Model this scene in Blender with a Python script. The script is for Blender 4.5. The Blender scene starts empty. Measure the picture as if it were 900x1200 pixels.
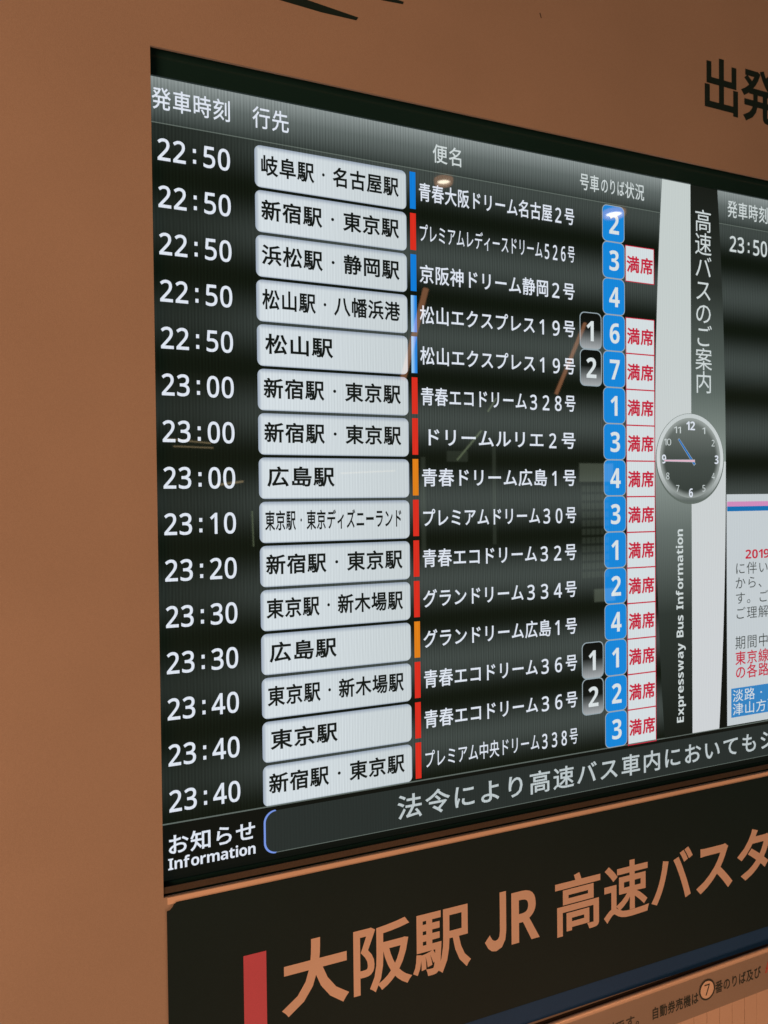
import bpy, bmesh, math, random
from mathutils import Matrix, Vector, geometry
random.seed(4)
sc = bpy.context.scene
C = sc.collection
S = 0.05            # one timetable row = 50 mm ; u to the right, v downwards, w into the wall
def P(u, v, w=0.0): return Vector((u*S, w*S, -v*S))

# ------------------------------------------------------------------ camera, world, lamps, exposure
cam_d = bpy.data.cameras.new('camera'); cam = bpy.data.objects.new('camera', cam_d); C.objects.link(cam)
CU, CV, CW = -3.600, 7.996, -16.208
right = Vector((0.92521, -0.37931, -0.01095)); down = Vector((-0.01624, -0.01075, -0.99981)); fwd = Vector((0.37912, 0.92521, -0.01611))
M = Matrix((right, -down, -fwd)).transposed().to_4x4(); M.translation = P(CU, CV, CW)
cam.matrix_world = M
cam_d.sensor_fit = 'VERTICAL'; cam_d.sensor_height = 24; cam_d.sensor_width = 18; cam_d.lens = 17.0
cam_d.dof.use_dof = True; cam_d.dof.focus_distance = 0.86; cam_d.dof.aperture_fstop = 7.0
cam_d.clip_start = 0.01; cam_d.clip_end = 200
sc.camera = cam
world = bpy.data.worlds.new('World'); sc.world = world; world.use_nodes = True
world.node_tree.nodes['Background'].inputs[0].default_value = (0.80, 0.62, 0.42, 1)
world.node_tree.nodes['Background'].inputs[1].default_value = 0.035
WARM = (1.0, 0.388, 0.172)
def area(name, loc, aim, size, power, col=WARM):
    l = bpy.data.lights.new(name, 'AREA'); l.shape = 'RECTANGLE'; l.size, l.size_y = size; l.energy = power; l.color = col
    o = bpy.data.objects.new(name, l); C.objects.link(o); o.location = loc
    o.rotation_euler = (aim - loc).to_track_quat('-Z', 'Y').to_euler(); return o
area('hall_lamp', P(-40, 6, -36), P(6, 8, 0), (1.4, 2.0), 58)
area('high_lamp', P(18, -48, -24), P(12, 4, 0), (2.4, .5), 20)
area('low_fill', P(20, 52, -34), P(12, 18, 0), (2.0, .6), 24)  # unseen fill added from below to lift the lower right
vs = sc.view_settings; vs.view_transform = 'Standard'; vs.look = 'None'; vs.gamma = 1; vs.exposure = 0.0
sc.cycles.max_bounces = 6

# ------------------------------------------------------------------ materials
def srgb(r, g, b):
    f = lambda c: (c/255/12.92) if c/255 <= .04045 else ((c/255+.055)/1.055)**2.4
    return (f(r), f(g), f(b), 1)
class NT:
    def __init__(s, name):
        s.m = bpy.data.materials.new(name); s.m.use_nodes = True; s.t = s.m.node_tree
        s.b = s.t.nodes['Principled BSDF']
    def n(s, typ, **kw):
        x = s.t.nodes.new(typ)
        for k, v in kw.items(): setattr(x, k, v)
        return x
    def l(s, a, b): s.t.links.new(a, b)
    def val(s, x, sock):
        if hasattr(x, 'links') or hasattr(x, 'is_linked'): s.l(x, sock)
        else: sock.default_value = x
    def math(s, op, a, b=0.0, c=0.0, clamp=False):
        x = s.n('ShaderNodeMath', operation=op); x.use_clamp = clamp
        s.val(a, x.inputs[0]); s.val(b, x.inputs[1]); s.val(c, x.inputs[2]); return x.outputs[0]
    def maprange(s, x, a, b, c=0.0, d=1.0, smooth=True):
        q = s.n('ShaderNodeMapRange'); q.interpolation_type = 'SMOOTHSTEP' if smooth else 'LINEAR'
        s.val(x, q.inputs[0]); q.inputs[1].default_value = a; q.inputs[2].default_value = b; q.inputs[3].default_value = c; q.inputs[4].default_value = d
        return q.outputs[0]
    def mix(s, f, a, b):
        q = s.n('ShaderNodeMix', data_type='RGBA'); s.val(f, q.inputs[0]); s.val(a, q.inputs[6]); s.val(b, q.inputs[7]); return q.outputs[2]
    def scale(s, col, f):
        q = s.n('ShaderNodeVectorMath', operation='SCALE'); s.val(col if not isinstance(col, tuple) else col[:3], q.inputs[0]); s.val(f, q.inputs[3]); return q.outputs[0]
    def pos(s):
        g = s.n('ShaderNodeNewGeometry'); q = s.n('ShaderNodeSeparateXYZ'); s.l(g.outputs['Position'], q.inputs[0])
        return s.math('DIVIDE', q.outputs[0], S), s.math('DIVIDE', q.outputs[2], -S), g.outputs['Position']   # u, v
    def ramp(s, x, stops):
        r = s.n('ShaderNodeValToRGB'); e = r.color_ramp.elements
        while len(e) < len(stops): e.new(0.5)
        for i, (p_, c_) in enumerate(stops): e[i].position = p_; e[i].color = c_
        s.l(x, r.inputs[0]); return r.outputs[0]

def paint(name, col, rough=.6, spec=.3, mottle=.06, nscale=900, bump=0.0, big=.05):
    t = NT(name); u, v, pos = t.pos()
    n1 = t.n('ShaderNodeTexNoise'); n1.inputs['Scale'].default_value = nscale; n1.inputs['Detail'].default_value = 3; t.l(pos, n1.inputs['Vector'])
    n2 = t.n('ShaderNodeTexNoise'); n2.inputs['Scale'].default_value = 5; n2.inputs['Detail'].default_value = 4; t.l(pos, n2.inputs['Vector'])
    f = t.math('MULTIPLY', t.maprange(n1.outputs[0], .3, .7, 1-mottle, 1+mottle, False), t.maprange(n2.outputs[0], .3, .7, 1-big, 1+big, False))
    t.l(t.scale(col, f), t.b.inputs['Base Color'])
    t.b.inputs['Roughness'].default_value = rough; t.b.inputs['Specular IOR Level'].default_value = spec
    if bump:
        b = t.n('ShaderNodeBump'); b.inputs['Strength'].default_value = bump; b.inputs['Distance'].default_value = .0004
        t.l(n1.outputs[0], b.inputs['Height']); t.l(b.outputs[0], t.b.inputs['Normal'])
    return t.m

def lit(name, colfn, amp=.07, gloss=True, strength=1.0):
    """A patch of the lit display: it emits its colour, carries the pixel columns, and has the polished front of the panel."""
    t = NT(name); u, v, pos = t.pos()
    col = colfn(t, u, v) if callable(colfn) else colfn
    w = t.math('SINE', t.math('MULTIPLY', u, 2*math.pi/0.0705))
    w2 = t.n('ShaderNodeTexNoise'); w2.inputs['Scale'].default_value = 26; w2.inputs['Detail'].default_value = 2; t.l(pos, w2.inputs['Vector'])
    a = t.math('MULTIPLY', w, t.maprange(w2.outputs[0], .35, .65, amp*.35, amp*1.3, False))
    beat = t.math('SINE', t.math('ADD', t.math('MULTIPLY', u, 2*math.pi/0.118), t.math('MULTIPLY', t.math('SINE', t.math('MULTIPLY', v, 1.9)), 3.2)))
    h = t.math('MULTIPLY', beat, amp*.32)
    col = t.scale(col, t.math('ADD', t.math('ADD', a, h), 1.0))
    t.b.inputs['Base Color'].default_value = (.004, .006, .005, 1); t.b.inputs['Roughness'].default_value = .018
    t.b.inputs['Specular IOR Level'].default_value = .5 if gloss else 0
    t.l(col, t.b.inputs['Emission Color']); t.b.inputs['Emission Strength'].default_value = strength
    return t.m

WALL = paint('warm_grey_wall_paint', (.395, .415, .415, 1), .62, .25, .085, 1100, .4, .05)
BLACKV = paint('black_vinyl', (.012, .04, .05, 1), .5, .3, .1)
BEZEL = paint('black_bezel_plastic', (.010, .045, .055, 1), .16, .35, .05)
LINER = paint('black_liner', (.006, .022, .028, 1), .5, .2)
REFL_SCUFF = paint('brown_reflection_and_scuff', (.055, .06, .06, 1), .4, .3, .15, 500)  # brown of the painted bezel reflection, also used for the wall scuff
SIGNP = paint('sign_black_film', (.0085, .034, .050, 1), .6, .12, .15, 1500, .1)
SIGNT = paint('sign_white_film', (.70, .70, .73, 1), .5, .3, .03)
SIGNR = paint('sign_red_film', (.58, .13, .27, 1), .5, .3, .05)
SIGNB = paint('sign_blue_film', (.014, .085, .30, 1), .6, .12, .08)
LEDGE = paint('cream_ledge_enamel', (.78, .76, .72, 1), .22, .5, .03)
BANDM = paint('beige_notice_film', (.30, .32, .33, 1), .55, .3, .05)
BOARDM = paint('cream_board_paint', (.60, .58, .56, 1), .5, .3, .04)
GAP = paint('dark_gap', (.05, .05, .05, 1), .8, .1)
REDV = paint('red_vinyl', (.55, .10, .10, 1), .5, .3)

def bands(t, u, v):     # soft dark and grey bands behind the rows
    f = t.math('COSINE', t.math('MULTIPLY', v, math.pi))            # +1 on even v, -1 on odd v
    f = t.math('MULTIPLY_ADD', f, .5, .5)
    g = t.math('POWER', f, 1.15)
    side = t.maprange(u, -2.0, 2.6, .30, 1.0)
    g = t.math('MULTIPLY', g, side)
    return t.mix(g, srgb(13, 21, 14), srgb(63, 71, 68))
def header(t, u, v):
    f = t.maprange(v, -1.1, -.1, 0, 1, False)
    return t.ramp(f, [(0, srgb(140, 149, 148)), (.45, srgb(96, 105, 103)), (1, srgb(52, 60, 57))])
def pill(t, u, v):
    fu = t.math('MINIMUM', t.math('ADD', u, .0), t.math('MULTIPLY', t.math('SUBTRACT', 3.72, u), 2.5))
    vv = t.math('FRACT', t.math('ADD', v, 10.0))
    fv = t.math('MINIMUM', vv, t.math('MULTIPLY', t.math('SUBTRACT', .936, vv), 3.0))
    d = t.maprange(t.math('MINIMUM', fu, fv), -.02, .12, 0, 1)
    return t.mix(d, srgb(150, 163, 180), t.mix(t.maprange(u, 0, 3.7), srgb(212, 221, 226), srgb(200, 209, 212)))
def carbox(t, u, v):
    vv = t.math('FRACT', t.math('ADD', v, 10.05))
    return t.ramp(vv, [(0, srgb(10, 14, 12)), (.45, srgb(18, 23, 21)), (.62, srgb(85, 90, 90)), (1, srgb(170, 175, 178))])
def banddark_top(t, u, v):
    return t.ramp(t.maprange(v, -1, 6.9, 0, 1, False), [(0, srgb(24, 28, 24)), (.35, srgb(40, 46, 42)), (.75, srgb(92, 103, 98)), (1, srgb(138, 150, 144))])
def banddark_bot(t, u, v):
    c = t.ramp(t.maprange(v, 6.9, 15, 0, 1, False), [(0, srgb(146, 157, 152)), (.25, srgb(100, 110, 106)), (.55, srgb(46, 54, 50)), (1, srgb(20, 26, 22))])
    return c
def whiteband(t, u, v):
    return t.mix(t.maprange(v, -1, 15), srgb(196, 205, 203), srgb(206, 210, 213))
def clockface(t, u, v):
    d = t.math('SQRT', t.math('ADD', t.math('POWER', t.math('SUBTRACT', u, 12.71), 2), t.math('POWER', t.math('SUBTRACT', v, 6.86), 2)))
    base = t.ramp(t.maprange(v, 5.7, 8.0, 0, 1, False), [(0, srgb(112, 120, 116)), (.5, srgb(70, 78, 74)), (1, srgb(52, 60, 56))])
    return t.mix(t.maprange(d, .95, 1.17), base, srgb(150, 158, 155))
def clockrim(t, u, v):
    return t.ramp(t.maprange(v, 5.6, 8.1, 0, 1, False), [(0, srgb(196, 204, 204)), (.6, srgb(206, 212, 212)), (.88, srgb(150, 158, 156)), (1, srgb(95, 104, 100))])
def ltblue(t, u, v):
    return t.mix(t.maprange(u, 3.84, 3.93), srgb(150, 200, 240), srgb(40, 135, 225))
L = dict(
    bg=lit('screen_row_background', bands, .15), header=lit('screen_header', header, .14), pill=lit('screen_white_panel', pill, .05),
    ink=lit('screen_dark_lettering', srgb(18, 24, 22), .0), white=lit('screen_white_lettering', srgb(222, 229, 240), .05),
    dim=lit('screen_soft_lettering', srgb(205, 214, 214), .05), box=lit('screen_box_numeral', srgb(216, 224, 226), .04), tdim=lit('screen_ticker_lettering', srgb(188, 198, 200), .08), line=lit('screen_thin_line', srgb(96, 106, 100), .05),
    blue=lit('screen_blue', srgb(20, 134, 216), .04), blue2=lit('screen_deep_blue', srgb(14, 124, 214), .04), ltblue=lit('screen_light_blue', ltblue, .05),
    red=lit('screen_red', srgb(216, 46, 32), .05), orange=lit('screen_orange', srgb(222, 128, 26), .05),
    car=lit('screen_black_to_grey', carbox, .04), edge=lit('screen_pale_outline', srgb(150, 165, 172), .04),
    full=lit('screen_white_status', srgb(212, 221, 224), .03), crimson=lit('screen_crimson', srgb(192, 36, 62), .03),
    dtop=lit('screen_grey_band_upper', banddark_top, .04), dbot=lit('screen_grey_band_lower', banddark_bot, .04), wband=lit('screen_white_band', whiteband, .025),
    black=lit('screen_black', srgb(13, 17, 14), .0), face=lit('screen_clock_face', clockface, .03), rim=lit('screen_clock_rim', clockrim, .03),
    hand=lit('screen_blue_hand', srgb(20, 110, 190), 0), pink=lit('screen_pink', srgb(206, 140, 186), .03), pinkhand=lit('screen_pink_hand', srgb(226, 182, 200), 0),
    page=lit('screen_white_page', srgb(196, 204, 208), .03), grey=lit('screen_grey_lettering', srgb(70, 76, 74), 0),
    tick=lit('screen_ticker_band', srgb(40, 47, 45), .06), glow=lit('screen_blue_white_outline', srgb(120, 150, 226), .0),
    boxblue2=lit('screen_stripe_blue', srgb(20, 112, 176), .03),
    boxblue=lit('screen_notice_blue', srgb(52, 130, 192), .04),
)

# ------------------------------------------------------------------ mesh helpers
def obj(name, bm, mat, parent=None, label=None):
    me = bpy.data.meshes.new(name); bm.to_mesh(me); bm.free(); me.materials.append(mat)
    o = bpy.data.objects.new(name, me); C.objects.link(o)
    if parent is not None: o.parent = parent; 
    if label: o['label'] = label
    return o
def thing(name, label, cat, group=None):
    o = bpy.data.objects.new(name, None); C.objects.link(o); o.empty_display_size = .05; o['label'] = label; o['category'] = cat
    if group: o['group'] = group
    return o
def poly_prism(bm, pts, w0, w1):
    """pts (u, v) clockwise on screen; front at w0, back at w1"""
    a = [bm.verts.new(P(u, v, w0)) for u, v in pts]; 
    f = bm.faces.new(a); 
    if f.normal.y > 0: f.normal_flip()
    f.normal_update()
    if f.normal.y > 0: f.normal_flip()
    if w1 is not None:
        b = [bm.verts.new(P(u, v, w1)) for u, v in pts]; bm.faces.new(b[::-1])
        n = len(pts)
        for i in range(n): bm.faces.new((a[i], a[(i+1) % n], b[(i+1) % n], b[i]))
        bmesh.ops.recalc_face_normals(bm, faces=bm.faces)
    return bm
def rect(u0, u1, v0, v1, w=0., th=None, bm=None):
    return poly_prism(bm or bmesh.new(), [(u0, v0), (u1, v0), (u1, v1), (u0, v1)], w, None if th is None else w+th)
def rr_pts(u0, u1, v0, v1, r, n=6, corners=(1, 1, 1, 1)):
    pts = []
    for k, (cu, cv, a0) in enumerate(((u1-r, v0+r, -90), (u1-r, v1-r, 0), (u0+r, v1-r, 90), (u0+r, v0+r, 180))):
        if not corners[k]:
            pts.append((u1 if k < 2 else u0, v0 if k in (0, 3) else v1)); continue
        for i in range(n+1):
            a = math.radians(a0+90*i/n); pts.append((cu+r*math.cos(a), cv+r*math.sin(a)))
    return pts
def rrect(u0, u1, v0, v1, r, w=0., th=None, bm=None): return poly_prism(bm or bmesh.new(), rr_pts(u0, u1, v0, v1, r), w, None if th is None else w+th)
def loop_strip(outer, inner, w, closed=True):
    bm = bmesh.new(); a = [bm.verts.new(P(u, v, w)) for u, v in outer]; b = [bm.verts.new(P(u, v, w)) for u, v in inner]
    n = len(a)
    for i in range(n if closed else n-1):
        j = (i+1) % n; f = bm.faces.new((a[i], a[j], b[j], b[i])); f.normal_update()
        if f.normal.y > 0: f.normal_flip()
    return bm
_gl = {}
SANS = ''.join(chr(0x1D7E2+k) for k in range(10))     # sans-serif figures
def fatten(vs, es, b):
    """move the outlines of a glyph outwards by b with mitred corners and fill them again"""
    nxt = {}
    adj = {}
    for a, c in es: adj.setdefault(a, []).append(c); adj.setdefault(c, []).append(a)
    seen = set(); loops = []
    for st in range(len(vs)):
        if st in seen or len(adj.get(st, [])) != 2: continue
        lp = [st]; seen.add(st); cur = min(adj[st], key=lambda q: (q != st+1, q))
        while cur not in seen:
            lp.append(cur); seen.add(cur); n_ = [q for q in adj[cur] if q not in seen]
            if not n_: break
            cur = n_[0]
        q = [vs[i] for i in lp]
        q = [p for i, p in enumerate(q) if (p[0]-q[i-1][0])**2+(p[1]-q[i-1][1])**2 > 1e-9]
        if len(q) > 2: loops.append(q)
    area_ = lambda q: .5*sum(q[i-1][0]*q[i][1]-q[i][0]*q[i-1][1] for i in range(len(q)))
    # the depth of nesting tells solid outlines from holes, whichever way they run
    def inside(p, q):
        r = False
        for i in range(len(q)):
            (x1, y1), (x2, y2) = q[i-1], q[i]
            if (y1 > p[1]) != (y2 > p[1]) and p[0] < (x2-x1)*(p[1]-y1)/(y2-y1)+x1: r = not r
        return r
    pts = []; ed = []; out = []
    for i, q in enumerate(loops):
        depth = sum(inside(q[0], z) for j, z in enumerate(loops) if j != i)
        if (area_(q) > 0) == (depth % 2 == 1): q = q[::-1]
        n = len(q); r = []
        for k in range(n):
            p0, p1, p2 = Vector(q[k-1]), Vector(q[k]), Vector(q[(k+1) % n])
            d1 = (p1-p0).normalized(); d2 = (p2-p1).normalized()
            n1 = Vector((d1.y, -d1.x)); n2 = Vector((d2.y, -d2.x)); m = (n1+n2)/max(1+n1.dot(n2), .35)
            r.append(p1+m*b)
        o = len(pts); pts += r; ed += [(o+k, o+(k+1) % n) for k in range(n)]; out.append([(p.x, p.y) for p in r])
    cd = geometry.delaunay_2d_cdt(pts, ed, [], 0, 1e-6)
    fs = []
    for f in cd[2]:
        c = sum((cd[0][i] for i in f), Vector((0, 0)))/len(f); w = 0
        for q in out:
            for i in range(len(q)):
                (x1, y1), (x2, y2) = q[i-1], q[i]
                if (y1 > c.y) != (y2 > c.y) and c.x < (x2-x1)*(c.y-y1)/(y2-y1)+x1: w += 1 if y2 > y1 else -1
        if w > 0: fs.append(tuple(f))
    return [(p.x, p.y) for p in cd[0]], fs
def glyph(ch, bold):
    k = (ch, bold)
    if k not in _gl:
        cu = bpy.data.curves.new('glyph', 'FONT'); cu.body = ch; cu.resolution_u = 3; cu.fill_mode = 'FRONT' if bold <= 0 else 'NONE'
        o = bpy.data.objects.new('glyph', cu); C.objects.link(o); bpy.context.view_layer.update()
        me = o.evaluated_get(bpy.context.evaluated_depsgraph_get()).to_mesh()
        vs = [(v.co.x, v.co.y) for v in me.vertices]
        if bold > 0: vs, fs_ = fatten(vs, [tuple(e.vertices) for e in me.edges], bold)
        if ch == '・':
            mx = sum(p[0] for p in vs)/len(vs); my = sum(p[1] for p in vs)/len(vs); vs = [(mx+(a-mx)*.62, my+(b-my)*.62) for a, b in vs]
        fs = [tuple(p.vertices) for p in me.polygons] if bold <= 0 else fs_
        o.evaluated_get(bpy.context.evaluated_depsgraph_get()).to_mesh_clear()
        bpy.data.objects.remove(o); bpy.data.curves.remove(cu); _gl[k] = (vs, fs)
    return _gl[k]
EM = 0.93          # kanji cell in font units
HEAVY = '大ターミナルス'
def put(bm, ch, f, bold, w):
    if ch in HEAVY and bold > .015: bold = round(bold*1.4, 4)
    vs, fs = glyph(ch, bold); vv = [bm.verts.new(P(*f(x, y), w)) for x, y in vs]
    for p in fs:
        try:
            q = bm.faces.new([vv[i] for i in p]); q.normal_update()
            if q.normal.y > 0: q.normal_flip()
        except ValueError: pass
def text(name, s, u0, u1, vc, em, mat, parent, w, bold=.012, label=None, sq=.96, skew=0.0):
    """full-width text in equal cells from u0 to u1, centred on vc, em high"""
    bm = bmesh.new(); n = len(s); cw = (u1-u0)/n
    for i, ch in enumerate(s):
        if ch in SANS:           # figures sit centred in their cell
            z = glyph(SANS[0], 0)[0]; za, zb = min(p[0] for p in z), max(p[0] for p in z); zc, zd = min(p[1] for p in z), max(p[1] for p in z)
            put(bm, ch, (lambda x, y, i=i: (u0+cw*(i+.5)+(x-(za+zb)/2)/(zb-za)*min(cw*.52, em*.46), vc+.01-(y-(zc+zd)/2)/(zd-zc)*em*.82)), max(bold, .012), w); continue
        def f(x, y, i=i):
            uu = u0+cw*(i+.5)+(x/EMX-.5)*cw*sq
            return uu, vc-(y-YC)*em/EMX+skew*(uu-u0)
        put(bm, ch, f, bold, w)
    return obj(name, bm, mat, parent, label)
def ptext(name, s, u0, u1, vbase, cap, mat, parent, w, bold=.012, gap=.08, label=None, vertical=False):
    """proportional text fitted between u0 and u1 (or upwards from u0 to u1 in v when vertical); vbase = base line"""
    xs = []; x = 0.
    for ch in s:
        if ch == ' ': x += .34; xs.append((x, 0)); continue
        vs, fs = glyph(ch, bold); a = min(p[0] for p in vs); b = max(p[0] for p in vs); xs.append((x-a, 1)); x += b-a+gap
    x -= gap; k = (u1-u0)/x; ky = cap/CAPH; bm = bmesh.new()
    for (dx, ok), ch in zip(xs, s):
        if not ok: continue
        if vertical: f = lambda X, Y, dx=dx: (vbase-(Y-BASE)*ky*1.0, u0+(X+dx)*k)
        else: f = lambda X, Y, dx=dx: (u0+(X+dx)*k, vbase-(Y-BASE)*ky)
        put(bm, ch, f, bold, w)
    return obj(name, bm, mat, parent, label)
# measure the font: cell width and the height of a capital
def bb(ch): vs = glyph(ch, 0)[0]; return min(p[0] for p in vs), max(p[0] for p in vs), min(p[1] for p in vs), max(p[1] for p in vs)
def _adv():
    cu = bpy.data.curves.new('glyph', 'FONT'); o = bpy.data.objects.new('glyph', cu); C.objects.link(o)
    r = []
    for s in ('国', '国国'):
        cu.body = s; bpy.context.view_layer.update(); r.append(o.dimensions.x)
    bpy.data.objects.remove(o); bpy.data.curves.remove(cu); return r[1]-r[0]
EMX = _adv(); k_ = bb('国'); YC = (k_[2]+k_[3])/2; h_ = bb(chr(0x1D5DB)); BASE = h_[2]; CAPH = h_[3]-h_[2]
print('font metrics', EMX, k_, h_)
ZEN = {}                      # sans-serif bold letters and figures
for k in range(10): ZEN[str(k)] = SANS[k]
for k in range(26): ZEN[chr(65+k)] = chr(0x1D5D4+k); ZEN[chr(97+k)] = chr(0x1D5EE+k)
boldfig = lambda s: ''.join(chr(0x1D7EC+int(c)) for c in s)
zen = lambda s: ''.join(ZEN.get(c, c) for c in s)
def digit(name, d, uc, vc, wd, ht, mat, parent, w, bold=.035):
    bm = bmesh.new(); d = boldfig(d) if bold > .02 else zen(d)
    vs = glyph(d, bold)[0]; z = glyph(boldfig('0') if bold > .02 else zen('0'), bold)[0]; bold = 0
    x0 = min(p[0] for p in z); x1 = max(p[0] for p in z); y0 = min(p[1] for p in z); y1 = max(p[1] for p in z)
    put(bm, d, lambda x, y: (uc+(x-(x0+x1)/2)/(x1-x0)*wd, vc-(y-(y0+y1)/2)/(y1-y0)*ht), bold, w)
    return obj(name, bm, mat, parent)

# ------------------------------------------------------------------ the wall
D = 0.25
def W(u, v, d=D):            # a point measured on the screen plane, carried onto the wall plane in front of it
    k = (-CW-d)/(-CW); return CU+(u-CU)*k, CV+(v-CV)*k
oL, oT = W(-2.20, -1.70); oR, oB = W(28.6, 16.53)
bm = bmesh.new()
U0, U1, V0, V1 = -26., 44., -30., 40.
nu = sorted({U0, oL, oR, U1}); nv = sorted({V0, oT, oB, V1})
tilt = (W(-2.125, 16.54)[0]-oL)/(oB-oT)
for i in range(3):
    for j in range(3):
        if i == 1 and j == 1: continue
        q = [(nu[i], nv[j]), (nu[i+1], nv[j]), (nu[i+1], nv[j+1]), (nu[i], nv[j+1])]
        f = bm.faces.new([bm.verts.new(P(a, b, -D)) for a, b in q]); f.normal_update()
        if f.normal.y > 0: f.normal_flip()
bmesh.ops.remove_doubles(bm, verts=bm.verts, dist=1e-5)
inner = [v for v in bm.verts if oL-.01 <= v.co.x/S <= oR+.01 and oT-.01 <= -v.co.z/S <= oB+.01]
es = [e for e in bm.edges if e.verts[0] in inner and e.verts[1] in inner and e.is_boundary]
r = bmesh.ops.extrude_edge_only(bm, edges=es)
for v in r['geom']:
    if isinstance(v, bmesh.types.BMVert): v.co.y += .06*S
wall = obj('wall', bm, WALL); wall['kind'] = 'structure'; wall['label'] = 'warm beige painted wall around the departure screen'
# printed black characters and blades on the wall, a hair proud of it
WW = -D-.006
def wtext(name, s, u0, u1, vc, em, mat, parent, w=WW, **k):
    a, c = W(u0, vc); b, _ = W(u1, vc); return text(name, s, a, b, c, em*(-CW-D)/(-CW), mat, parent, w, **k)
wtext('lettering', '出発', 13.19, 16.35, -4.10, 1.66, BLACKV, wall, bold=.021, sq=1.0, label='large black characters 出発 above the screen')
def blade(pts):
    return obj('printed_blade', poly_prism(bmesh.new(), [W(*p) for p in pts], WW, None), BLACKV, wall)
blade([(2.52, -3.41), (2.47, -3.33), (1.6, -3.31), (.67, -3.345), (-.9, -3.45), (-.9, -3.95), (1.05, -3.53)])
blade([(3.70, -4.07), (3.68, -4.005), (3.14, -3.965), (1.9, -3.95), (1.9, -4.15), (3.14, -4.09)])

q = [W(7.60, -4.74), W(7.63, -4.76), W(7.67, -4.63), W(7.645, -4.62)]
obj('scuff', poly_prism(bmesh.new(), q, WW, None), REFL_SCUFF, wall, 'small dark scuff above the screen')
# ------------------------------------------------------------------ the departure screen
disp = thing('departure_screen', 'large lit departure timetable screen set into the beige wall', 'screen')
SL, SR, ST, SB = -2.62, 28.1, -1.093, 16.40
bz = bmesh.new()
bT = W(0, ST, .06)[1]; bB = W(0, 16.2, .06)[1]
for a in ((SL-.5, SR+.6, -2.0, bT), (SL-.5, SR+.6, bB, 17.2), (SL-.5, SL, bT, bB), (SR, SR+.6, bT, bB)): rect(*a, -.06, .5, bz)
obj('bezel', bz, BEZEL, disp)
tr = bmesh.new(); rect(-2.6, 28.4, W(0, 16.31, .22)[1], W(0, 16.45, .22)[1], -.22, .02, tr); obj('bottom_reflection', tr, REFL_SCUFF, disp, 'dull brown reflection painted as a strip along the foot of the black bezel')  # solid brown strip stands in for a reflection in the bezel
obj('screen_panel', rect(SL, SR, ST, 16.245, 0, .4), L['bg'], disp)
A, B_, C_ = -.006, -.012, -.018        # layers of the picture, 0.3 mm apart
def hline(v, u0, u1, t=.022): return obj('rule_line', rect(u0, u1, v-t/2, v+t/2, A-.004), L['line'], disp)
hl = obj('header_band', rect(SL, 11.9, ST, -.10, A), L['header'], disp, 'grey header band over the left timetable')
hline(-.096, SL, 11.62)
for s, a, b, e in (('発車時刻', -2.20, -.50, .50), ('行先', -.05, .82, .51), ('便名', 4.42, 5.30, .49), ('号車', 8.83, 9.50, .48), ('のりば', 9.53, 10.36, .46), ('状況', 10.36, 11.06, .48)):
    text('header_text', s, a, b, -.60 if a < 4 else -.55, e, L['dim'] if a > 4 else L['white'], disp, C_, .008, 'header reading '+s)
times = ['22:50']*5+['23:00']*3+['23:10', '23:20', '23:30', '23:30']+['23:40']*3
dest = ['岐阜駅・名古屋駅', '新宿駅・東京駅', '浜松駅・静岡駅', '松山駅・八幡浜港', '松山駅', '新宿駅・東京駅', '新宿駅・東京駅', '広島駅', '東京駅・東京ディズニーランド', '新宿駅・東京駅', '東京駅・新木場駅', '広島駅', '東京駅・新木場駅', '東京駅', '新宿駅・東京駅']
names = ['青春大阪ドリーム名古屋2号', 'プレミアムレディースドリーム526号', '京阪神ドリーム静岡2号', '松山エクスプレス19号', '松山エクスプレス19号', '青春エコドリーム328号', 'ドリームルリエ2号', '青春ドリーム広島1号', 'プレミアムドリーム30号', '青春エコドリーム32号', 'グランドリーム334号', 'グランドリーム広島1号', '青春エコドリーム36号', '青春エコドリーム36号', 'プレミアム中央ドリーム338号']
plat = '234671343124123'
mk = ['blue2', 'red', 'blue2', 'ltblue', 'ltblue', 'red', 'red', 'orange', 'red', 'red', 'red', 'orange', 'red', 'red', 'red']
cars = {3: '1', 4: '2', 12: '1', 13: '2'}
nth = ['first', 'second', 'third', 'fourth', 'fifth', 'sixth', 'seventh', 'eighth', 'ninth', 'tenth', 'eleventh', 'twelfth', 'thirteenth', 'fourteenth', 'fifteenth']
def timetext(s, u0, vc, kx, ky, mat, parent, label=None):
    bm = bmesh.new(); z = glyph(zen('0'), .012)[0]
    x0 = min(p[0] for p in z); x1 = max(p[0] for p in z); y0 = min(p[1] for p in z); y1 = max(p[1] for p in z)
    for dv in (-.115, .115):
        rect(u0+.738*kx, u0+.803*kx, vc+dv-.008, vc+dv+.075, C_, None, bm)
    for ch, du in zip(s, (.135, .455, .77, 1.085, 1.405)):
        if ch == ':': continue
        put(bm, zen(ch), (lambda x, y, du=du: (u0+du*kx+(x-(x0+x1)/2)/(x1-x0)*.262*kx, vc-(y-(y0+y1)/2)/(y1-y0)*.475*ky)), .014, C_)
    return obj('departure_time', bm, mat, parent, label)
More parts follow.
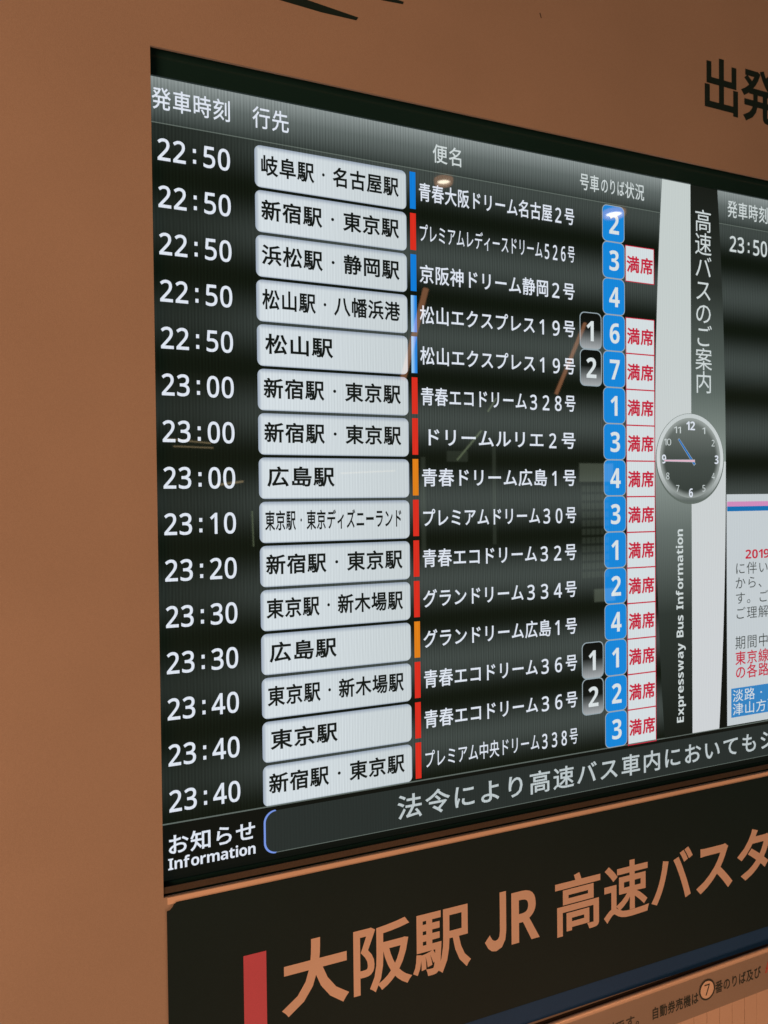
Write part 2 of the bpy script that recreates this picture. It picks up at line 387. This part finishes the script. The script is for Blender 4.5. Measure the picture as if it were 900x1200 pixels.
for i in range(15):
    r_ = nth[i]+' row'
    timetext(times[i], -2.085+(i/14)*.03, .462+i, 1.0, 1.0, L['white'], disp, 'time %s in the %s' % (times[i], r_))
    p = obj('destination_panel', rrect(0, 3.715, i, i+.936, .14, A, None), L['pill'], disp, 'white rounded destination panel in the '+r_)
    n = len(dest[i]); cw = min(.545, 3.40/n); u0 = .12 if n > 4 else .17
    text('lettering', dest[i], u0, u0+cw*n, i+.44, .475, L['ink'], p, B_-.002, .023 if n < 12 else .018)
    q = obj('route_marker', rect(3.81, 3.965, i-.01, i+.885, A), L[mk[i]], disp, {'blue2': 'blue', 'red': 'red', 'ltblue': 'light blue', 'orange': 'orange'}[mk[i]]+' route marker in the '+r_)
    nm = zen(names[i]); n = len(nm)
    text('bus_name', nm, 4.03 if n > 9 else 4.10, 8.68, i+.452, .475, L['white'], disp, C_, .012 if n < 14 else .004, 'bus name in the '+r_, sq=.97)
    pb = obj('platform_box', rrect(9.60, 10.335, i-.045, i+.93, .14, A), L['blue'], disp, 'blue platform box %s in the %s' % (plat[i], r_))
    obj('outline', loop_strip(rr_pts(9.585, 10.35, i-.06, i+.945, .155), rr_pts(9.605, 10.33, i-.04, i+.925, .14), B_), L['edge'], pb)
    digit('numeral', plat[i], 9.985, i+.45, .38, .62, L['box'], pb, C_, .038)
    if i in cars:
        cb = obj('car_number_box', rrect(8.83, 9.53, i-.045, i+.93, .14, A), L['car'], disp, 'black to grey car number box %s in the %s' % (cars[i], r_))
        obj('outline', loop_strip(rr_pts(8.815, 9.545, i-.06, i+.945, .155), rr_pts(8.84, 9.52, i-.035, i+.92, .14), B_), L['edge'], cb)
        digit('numeral', cars[i], 9.19, i+.45, .38, .62, L['box'], cb, C_, .038)
    if i not in (0, 2):
        fb = obj('full_sign', rect(10.375, 11.385, i-.03, i+.97, A), L['full'], disp, 'white fully booked box in the '+r_)
        o4 = [(10.37, i-.035), (11.395, i-.035), (11.395, i+.975), (10.37, i+.975)]; i4 = [(10.39, i-.012), (11.372, i-.012), (11.372, i+.952), (10.39, i+.952)]
        obj('outline', loop_strip(o4, i4, B_-.001*(i % 2)), L['crimson'], fb)
        text('lettering', '満席', 10.40, 11.36, i+.49, .475, L['crimson'], fb, C_, .026)
# the curved centre band
def bow(v):            # half-width of the band, widest in the middle
    return .30*(1-((v-6.95)/8.05)**2)
vv = [ST+.001+(15.0-ST)*k/24 for k in range(25)]
def band_piece(name, va, vb, side, mat, label):
    m = [v for v in vv if va < v < vb]; m = [va]+m+[vb]; mid = [(12.748, v) for v in m]
    e = [((11.70-bow(v)) if side < 0 else (13.79+bow(v)), v) for v in m]
    return obj(name, loop_strip(mid, e, B_ if side > 0 else B_-.002, False), mat, disp, label)
obj('band_shadow', rect(13.5, 14.12, 7.93, 14.93, A-.002), L['black'], disp)
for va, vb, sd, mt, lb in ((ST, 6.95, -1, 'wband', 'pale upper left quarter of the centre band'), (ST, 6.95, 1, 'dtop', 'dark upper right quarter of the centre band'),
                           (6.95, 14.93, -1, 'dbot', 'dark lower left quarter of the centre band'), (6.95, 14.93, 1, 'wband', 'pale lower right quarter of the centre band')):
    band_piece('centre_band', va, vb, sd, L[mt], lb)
bm = bmesh.new()
for k, ch in enumerate('高速バスのご案内'):
    put(bm, ch, (lambda x, y, k=k: (13.23+(x/EMX-.5)*.68, -.06+.672*k-(y-YC)*.70/EMX)), 0.0, C_)
obj('vertical_lettering', bm, L['dim'], disp, 'thin vertical characters on the centre band')
ptext('vertical_lettering', zen('Expressway')+' '+zen('Bus')+' '+zen('Information'), 14.55, 8.93, 12.41, .255, L['dim'], disp, C_, 0, .085, 'English words running up the centre band', True)
# clock on the centre band
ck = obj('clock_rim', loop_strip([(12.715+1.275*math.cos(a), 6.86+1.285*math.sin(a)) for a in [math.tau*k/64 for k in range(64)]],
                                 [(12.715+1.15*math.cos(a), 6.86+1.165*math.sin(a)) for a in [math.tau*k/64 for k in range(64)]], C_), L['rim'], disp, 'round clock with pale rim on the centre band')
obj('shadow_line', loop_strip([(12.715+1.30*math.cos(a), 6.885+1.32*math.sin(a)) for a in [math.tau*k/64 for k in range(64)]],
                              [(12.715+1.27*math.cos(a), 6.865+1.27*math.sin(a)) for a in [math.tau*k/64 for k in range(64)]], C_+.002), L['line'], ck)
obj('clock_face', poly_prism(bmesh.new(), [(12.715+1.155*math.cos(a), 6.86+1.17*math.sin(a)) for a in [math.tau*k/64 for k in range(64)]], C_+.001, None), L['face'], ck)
for h in range(1, 13):
    a = math.radians(h*30); big = h % 3 == 0; rr = 1.0 if big else 1.0
    cu_, cv_ = 12.715+rr*math.sin(a)*1.0, 6.90-rr*math.cos(a)*.975
    s = boldfig(str(h)) if big else zen(str(h)); wd = (.15 if big else .115)*len(s)+(.03 if len(s) > 1 else 0); cap = .25 if big else .19
    ptext('clock_numeral', s, cu_-wd/2 if h not in (1, 11) else cu_-wd/2, cu_+wd/2, cv_+cap/2, cap, L['white'] if big else L['dim'], ck, C_-.004, 0.0, .07)
def hand(name, a, b, t, mat, w):
    d = Vector((b[0]-a[0], b[1]-a[1])); n = Vector((-d.y, d.x)).normalized()*t
    return obj(name, poly_prism(bmesh.new(), [(a[0]+n.x, a[1]+n.y), (b[0]+n.x*.7, b[1]+n.y*.7), (b[0]-n.x*.7, b[1]-n.y*.7), (a[0]-n.x, a[1]-n.y)], w, None), mat, ck)
hand('hour_hand', (12.87, 7.06), (12.25, 6.31), .047, L['edge'], C_-.006); hand('hour_hand', (12.855, 7.045), (12.26, 6.325), .030, L['hand'], C_-.008)
hand('minute_hand', (12.87, 6.945), (11.70, 6.945), .042, L['edge'], C_-.010); hand('minute_hand', (12.86, 6.945), (11.72, 6.945), .028, L['pinkhand'], C_-.012)
# right-hand page
obj('header_band', rect(13.60, SR, ST, -.10, A), L['header'], disp, 'grey header band over the right timetable')
hline(-.10, 13.7, SR)
text('header_text', '発車時刻', 14.17, 15.87, -.57, .54, L['dim'], disp, C_, .006, 'header reading 発車時刻 on the right page')
timetext('23:50', 14.27, .45, 1.0, 1.0, L['dim'], disp, 'time 23:50 on the right page')
pg = obj('notice_page', rect(14.10, SR, 7.93, 14.90, A), L['page'], disp, 'white service notice page below the right timetable')
obj('pink_stripe', rect(14.14, SR, 8.15, 8.295, B_), L['pink'], pg); obj('blue_stripe', rect(14.14, SR, 8.295, 8.44, B_), L['boxblue2'], pg)
ptext('notice_text', boldfig('2019'), 14.87, 15.87, 9.89, .27, L['crimson'], pg, C_, 0, .07)
for s, v, m, e, b in (('に伴い', 10.18, 'grey', .40, 0), ('から、', 10.62, 'grey', .40, 0), ('す。ご', 11.08, 'grey', .40, 0), ('ご理解', 11.54, 'grey', .40, 0), ('期間中', 12.43, 'grey', .44, 0), ('東京線', 12.90, 'crimson', .44, .012), ('の各路', 13.33, 'crimson', .44, .012)):
    text('notice_text', s, 14.42, 15.85, v, e, L[m], pg, C_, b, sq=.94)
nb = obj('notice_box', rect(14.28, 19.2, 13.79, 14.67, B_), L['boxblue'], pg)
text('lettering', '淡路・', 14.31, 15.75, 14.03, .40, L['full'], nb, C_, 0.0); text('lettering', '津山方面', 14.31, 16.23, 14.44, .40, L['full'], nb, C_, 0.0)
# ticker
obj('footer_band', rect(SL, SR, 14.95, 16.245, A-.001), L['black'], disp)
hline(14.94, SL, SR, .03)
text('information_title', 'お知らせ', -2.13, -.16, 15.415, .465, L['white'], disp, C_, .016, 'characters お知らせ at the lower left of the screen')
ptext('information_title', zen('Information'), -2.095, -.195, 15.945, .245, L['white'], disp, C_, 0, .075, 'English word under the lower left characters')
tk = obj('ticker_band', poly_prism(bmesh.new(), rr_pts(.03, SR, 15.05, 16.01, .26, 8, (0, 0, 1, 1)), B_, None), L['tick'], disp, 'dark rounded ticker strip along the foot of the screen')
oo = rr_pts(.0, SR, 15.03, 16.03, .27, 8, (0, 0, 1, 1))[2:]; ii = rr_pts(.045, SR, 15.06, 16.0, .25, 8, (0, 0, 1, 1))[2:]
obj('outline', loop_strip(oo, ii, C_, False), L['glow'], tk)
obj('rule_line', rect(.26, SR, 16.003, 16.02, C_), L['line'], tk)
ts = '法令により高速バス車内においてもシートベルト'
text('ticker_text', ts, 3.26, 3.26+.758*len(ts), 15.535, .635, L['tdim'], tk, C_-.004, .012, sq=.93)

# ------------------------------------------------------------------ the station sign below
sign = thing('station_sign', 'wide black station sign with large pale characters and a red bar below the departure screen', 'sign')
pts = [(-1.93, 16.69), (30, 16.69), (30, 21.92), (-2.135, 21.92), (-2.135, 16.86), (-2.07, 16.85), (-2.02, 16.80), (-1.98, 16.73)]
DS = D+.05
obj('sign_panel', poly_prism(bmesh.new(), [W(u, v, DS) for u, v in pts], -DS, -D+.01), SIGNP, sign)
def sflat(name, u0, u1, v0, v1, mat, k=.004): 
    a, b = W(u0, v0, DS); c, d = W(u1, v1, DS); return obj(name, rect(a, c, b, d, -DS-k), mat, sign)
def stext(s, u0, u1, vc, em, label):
    a, c = W(u0, vc, DS); b, _ = W(u1, vc, DS); return text('lettering', s, a, b, c, em*(-CW-DS)/(-CW), SIGNT, sign, -DS-.008, bold=.019, sq=.99, label=label)
sflat('red_bar', -.50, .02, 18.225, 21.37, SIGNR, .006)
sflat('blue_stripe', -2.135, 30, 21.375, 21.915, SIGNB)
stext('大阪駅', .36, 5.32, 19.09, 1.72, 'characters 大阪駅')
a, c = W(5.72, 19.68, DS); b, _ = W(7.39, 19.68, DS)
b1, _ = W(6.36, 19.68, DS); b2, _ = W(6.52, 19.68, DS)
ptext('lettering', 'Ｊ', a, b1, c-.03, 1.30, SIGNT, sign, -DS-.008, .034, .10, 'letter J')
ptext('lettering', zen('R'), b2, b, c, 1.33, SIGNT, sign, -DS-.008, 0, .10, 'letter R')
stext('高速バス', 7.82, 14.42, 19.07, 1.70, 'characters 高速バス'); stext('ターミナル', 14.42, 22.67, 19.02, 1.66, 'characters ターミナル running out of the frame')

# ------------------------------------------------------------------ ledge, notice strip and board cladding below the sign
SK = -.0115
def Wk(u, v, d): a, b = W(u, v, d); return a, b+SK*(u-9.3)
ledge = thing('notice_ledge', 'cream rounded ledge with a beige notice strip below the black station sign', 'ledge')
bm = bmesh.new(); prof = []
for k in range(9):            # rounded nosing, quarter round from the wall out
    a = math.pi*k/8; prof.append((22.165-.10*math.cos(a), DS+.02+.15*math.sin(a)))
rows = []
for u in (-6, 4, 12, 20, 30):
    rows.append([bm.verts.new(P(*Wk(u, v, d), -d)) for v, d in [(22.06, D-.02)]+prof+[(22.27, D)]])
for r0, r1 in zip(rows, rows[1:]):
    for k in range(len(r0)-1): bm.faces.new((r0[k], r1[k], r1[k+1], r0[k+1]))
bmesh.ops.recalc_face_normals(bm, faces=bm.faces)
for f in bm.faces: f.smooth = True
o = obj('nosing', bm, LEDGE, ledge)
bm = bmesh.new()
def kstrip(v0, v1, d, mat, name, parent, label=None, th=.04):
    return obj(name, poly_prism(bmesh.new(), [Wk(-6, v0, d), Wk(30, v0, d), Wk(30, v1, d), Wk(-6, v1, d)], -d, -d+th), mat, parent, label)
kstrip(21.965, 22.06, D+.012, GAP, 'shadow_gap', ledge, None, .02)
kstrip(22.25, 23.42, D+.04, BANDM, 'notice_strip', ledge)
def ktext(s, u0, u1, vc, em, mat, bold=.02, label=None):
    d = D+.046; a, c = W(u0, vc, d); c += SK*(u0-9.3); b, _ = W(u1, vc, d); b2 = b
    return text('notice_lettering', s, a, b, c, em, mat, ledge, -d, bold=bold, skew=SK, label=label)
ktext('自動券売機は', 11.17, 12.96, 22.86+.02, .36, BLACKV, .022)
ktext('番のりば及び', 13.60, 15.50, 22.79, .38, BLACKV, 0.016)
ktext('利です。', 9.50, 10.95, 22.87, .36, BLACKV, 0.012)
ktext('Ａ', 15.62, 16.0, 22.74, .42, REDV, .02)
obj('frame_strip', poly_prism(bmesh.new(), [W(-2.12, 16.55, D+.02), W(30, 16.55, D+.02), W(30, 16.70, D+.02), W(-2.12, 16.70, D+.02)], -D-.02, -D+.01), LEDGE, sign, 'narrow cream strip between screen and sign')
d = D+.05; ca, cc = W(13.285, 22.74, d); cc += SK*4
circ = lambda r: [(ca+r*math.cos(t), cc+r*math.sin(t)) for t in [math.tau*k/40 for k in range(40)]]
cb = obj('number_disc', poly_prism(bmesh.new(), circ(.285), -d-.002, None), LEDGE, ledge, 'pale disc with the number 7')
obj('outline', loop_strip(circ(.305), circ(.255), -d-.006), BLACKV, cb)
digit('numeral', '7', ca, cc, .21, .34, BLACKV, cb, -d-.006, .01)
# vertical boards under the ledge
clad = thing('board_cladding', 'cream vertical boards with thin dark joints below the notice ledge', 'cladding')
obj('backing', rect(-6, 30, 23.30, 38, -D-.012, .02), GAP, clad)
k = 0; u = 2.0
proto = None
while u < 24:
    bm = bmesh.new()
    x0, x1 = u, u+.485; j = random.uniform(-.004, .004)
    poly_prism(bm, [(x0, 23.44+SK*(x0-9.3)-.30), (x1, 23.44+SK*(x1-9.3)-.30), (x1, 37), (x0, 37)], -D-.03+j, -D-.01)
    bmesh.ops.bevel(bm, geom=[e for e in bm.edges if abs(e.verts[0].co.x-e.verts[1].co.x) < 1e-6 and e.verts[0].co.y < (-D-.02)*S and e.verts[1].co.y < (-D-.02)*S], offset=.0003, segments=1, affect='EDGES')
    obj('board', bm, BOARDM, clad); u += .5
    if u > 22: break

# ------------------------------------------------------------------ what the glossy screen mirrors: the hall behind the viewer
def behind(u, v, depth):      # a place in the hall seen mirrored at (u, v) of the screen
    k = (depth-CW)/(-CW); return CU+(u-CU)*k, CV+(v-CV)*k
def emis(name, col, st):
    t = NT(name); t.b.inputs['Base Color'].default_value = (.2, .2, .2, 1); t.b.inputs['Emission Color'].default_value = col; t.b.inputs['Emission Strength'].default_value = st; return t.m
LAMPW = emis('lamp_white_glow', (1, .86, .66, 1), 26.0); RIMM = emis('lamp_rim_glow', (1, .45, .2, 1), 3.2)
TUBE = emis('orange_tube_glow', (1, .42, .2, 1), 4.0); TUBEG = emis('green_tube_glow', (.75, .95, .55, 1), 3.0); TUBEY = emis('yellow_tube_glow', (1, .75, .4, 1), 4.0)
CEILV = -40.0
def downlight(us, vs_, rad, label):
    k = (CV-CEILV)/(CV-vs_); dep = -CW*(k-1); u = CU+(us-CU)*k
    t = thing('ceiling_downlight', label, 'downlight', 'round downlights in the ceiling')
    c = P(u, CEILV, -dep)
    bm = bmesh.new(); bmesh.ops.create_cone(bm, cap_ends=True, segments=40, radius1=rad*S*.72, radius2=rad*S*.72, depth=.004); bmesh.ops.translate(bm, verts=bm.verts, vec=c+Vector((0, 0, -.012)))
    obj('diffuser', bm, LAMPW, t)
    bm = bmesh.new(); n = 40; pr = [(.74, -.014), (.78, -.03), (1.0, -.035), (1.06, -.012), (1.06, 0)]
    rg = [[bm.verts.new(c+Vector((rad*S*q*math.cos(math.tau*i/n), rad*S*q*math.sin(math.tau*i/n), z))) for q, z in pr] for i in range(n)]
    for i in range(n):
        for j in range(len(pr)-1): bm.faces.new((rg[i][j], rg[(i+1) % n][j], rg[(i+1) % n][j+1], rg[i][j+1]))
    obj('rim', bm, RIMM, t)
downlight(4.74, .03, 1.35, 'round ceiling downlight mirrored in the screen just under the header 便名')
downlight(10.0, .10, 1.8, 'round ceiling downlight mirrored on the top blue platform box')
bm = bmesh.new(); a = P(-60, CEILV-.05, -20); 
vsq = [P(-60, CEILV-.02, -6), P(260, CEILV-.02, -6), P(260, CEILV-.02, -260), P(-60, CEILV-.02, -260)]
bm.faces.new([bm.verts.new(v) for v in vsq]); ce = obj('ceiling', bm, LINER); ce['kind'] = 'structure'; ce['label'] = 'dark hall ceiling'
def tube(name, p0, p1, r, mat, label, cat='light'):
    a, b = P(*p0), P(*p1); d = b-a
    bm = bmesh.new(); bmesh.ops.create_cone(bm, cap_ends=True, segments=10, radius1=r*S, radius2=r*S, depth=d.length)
    bmesh.ops.transform(bm, matrix=Matrix.Translation((a+b)/2) @ d.to_track_quat('Z', 'Y').to_matrix().to_4x4(), verts=bm.verts)
    o = obj(name, bm, mat); o['label'] = label; o['category'] = cat; o['group'] = 'light strips behind the viewer'; return o
def rtube(us0, vs0, us1, vs1, dep, r, mat, label):
    a = behind(us0, vs0, dep); b = behind(us1, vs1, dep)
    tube('light_strip', (a[0], a[1], -dep), (b[0], b[1], -dep), r, mat, label)
rtube(4.22, 2.8, 3.58, 5.05, 40, .26, TUBE, 'thin orange light strip mirrored beside the fourth and fifth destination panels')
rtube(9.0, 3.25, 8.05, 5.2, 40, .17, TUBE, 'thin orange light strip mirrored beside the car number boxes')
rtube(-2.0, 6.62, -1.05, 6.70, 60, .06, TUBEY, 'short yellow light strip mirrored under the first 23:00 times')
rtube(-1.85, 6.78, -1.0, 6.80, 60, .05, TUBEY, 'lower short yellow light strip mirrored under the 23:00 time')
rtube(-.95, 7.62, -.35, 7.54, 60, .10, TUBEY, 'yellow light strip mirrored beside the eighth departure time')
rtube(5.05, 7.0, 5.75, 6.25, 60, .10, TUBEG, 'slanting greenish light strip mirrored below the seventh bus name')
rtube(5.95, 5.75, 6.2, 5.4, 60, .08, TUBEG, 'short greenish light strip mirrored above the seventh bus name')
# pale noticeboard with a grid of sheets
dep = 70
nb2 = thing('hall_noticeboard', 'pale noticeboard with a grid of timetables mirrored between bus names and platform boxes', 'noticeboard')
PALE = emis('noticeboard_heading', (.62, .74, .55, 1), 1.7); SHEET = emis('timetable_sheet', (.50, .62, .46, 1), .75)  # faint emission stands in for light falling on the board and posts
def brect(u0, u1, v0, v1, mat, name, dd=0):
    a = behind(u0, v0, dep); b = behind(u1, v1, dep); bm = bmesh.new(); rect(a[0], b[0], a[1], b[1], -dep-dd, .1, bm); return obj(name, bm, mat, nb2)
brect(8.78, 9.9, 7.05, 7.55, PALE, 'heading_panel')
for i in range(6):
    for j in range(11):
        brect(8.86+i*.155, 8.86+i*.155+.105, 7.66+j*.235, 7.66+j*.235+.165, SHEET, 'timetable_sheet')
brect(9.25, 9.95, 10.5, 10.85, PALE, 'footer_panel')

brect(4.95, 5.55, 6.75, 7.02, SHEET, 'small_notice', 2)

# more of the mirrored hall: a beam, a lit doorway edge and a slanted panel
rtube(2.35-.4, 7.35, 3.35, 7.28, 60, .045, TUBEY, 'long thin yellow light strip mirrored across the eighth destination panel')
rtube(-.16, 8.2, -.14, 9.0, 60, .05, TUBEG, 'upright pale light strip mirrored left of the ninth destination panel')
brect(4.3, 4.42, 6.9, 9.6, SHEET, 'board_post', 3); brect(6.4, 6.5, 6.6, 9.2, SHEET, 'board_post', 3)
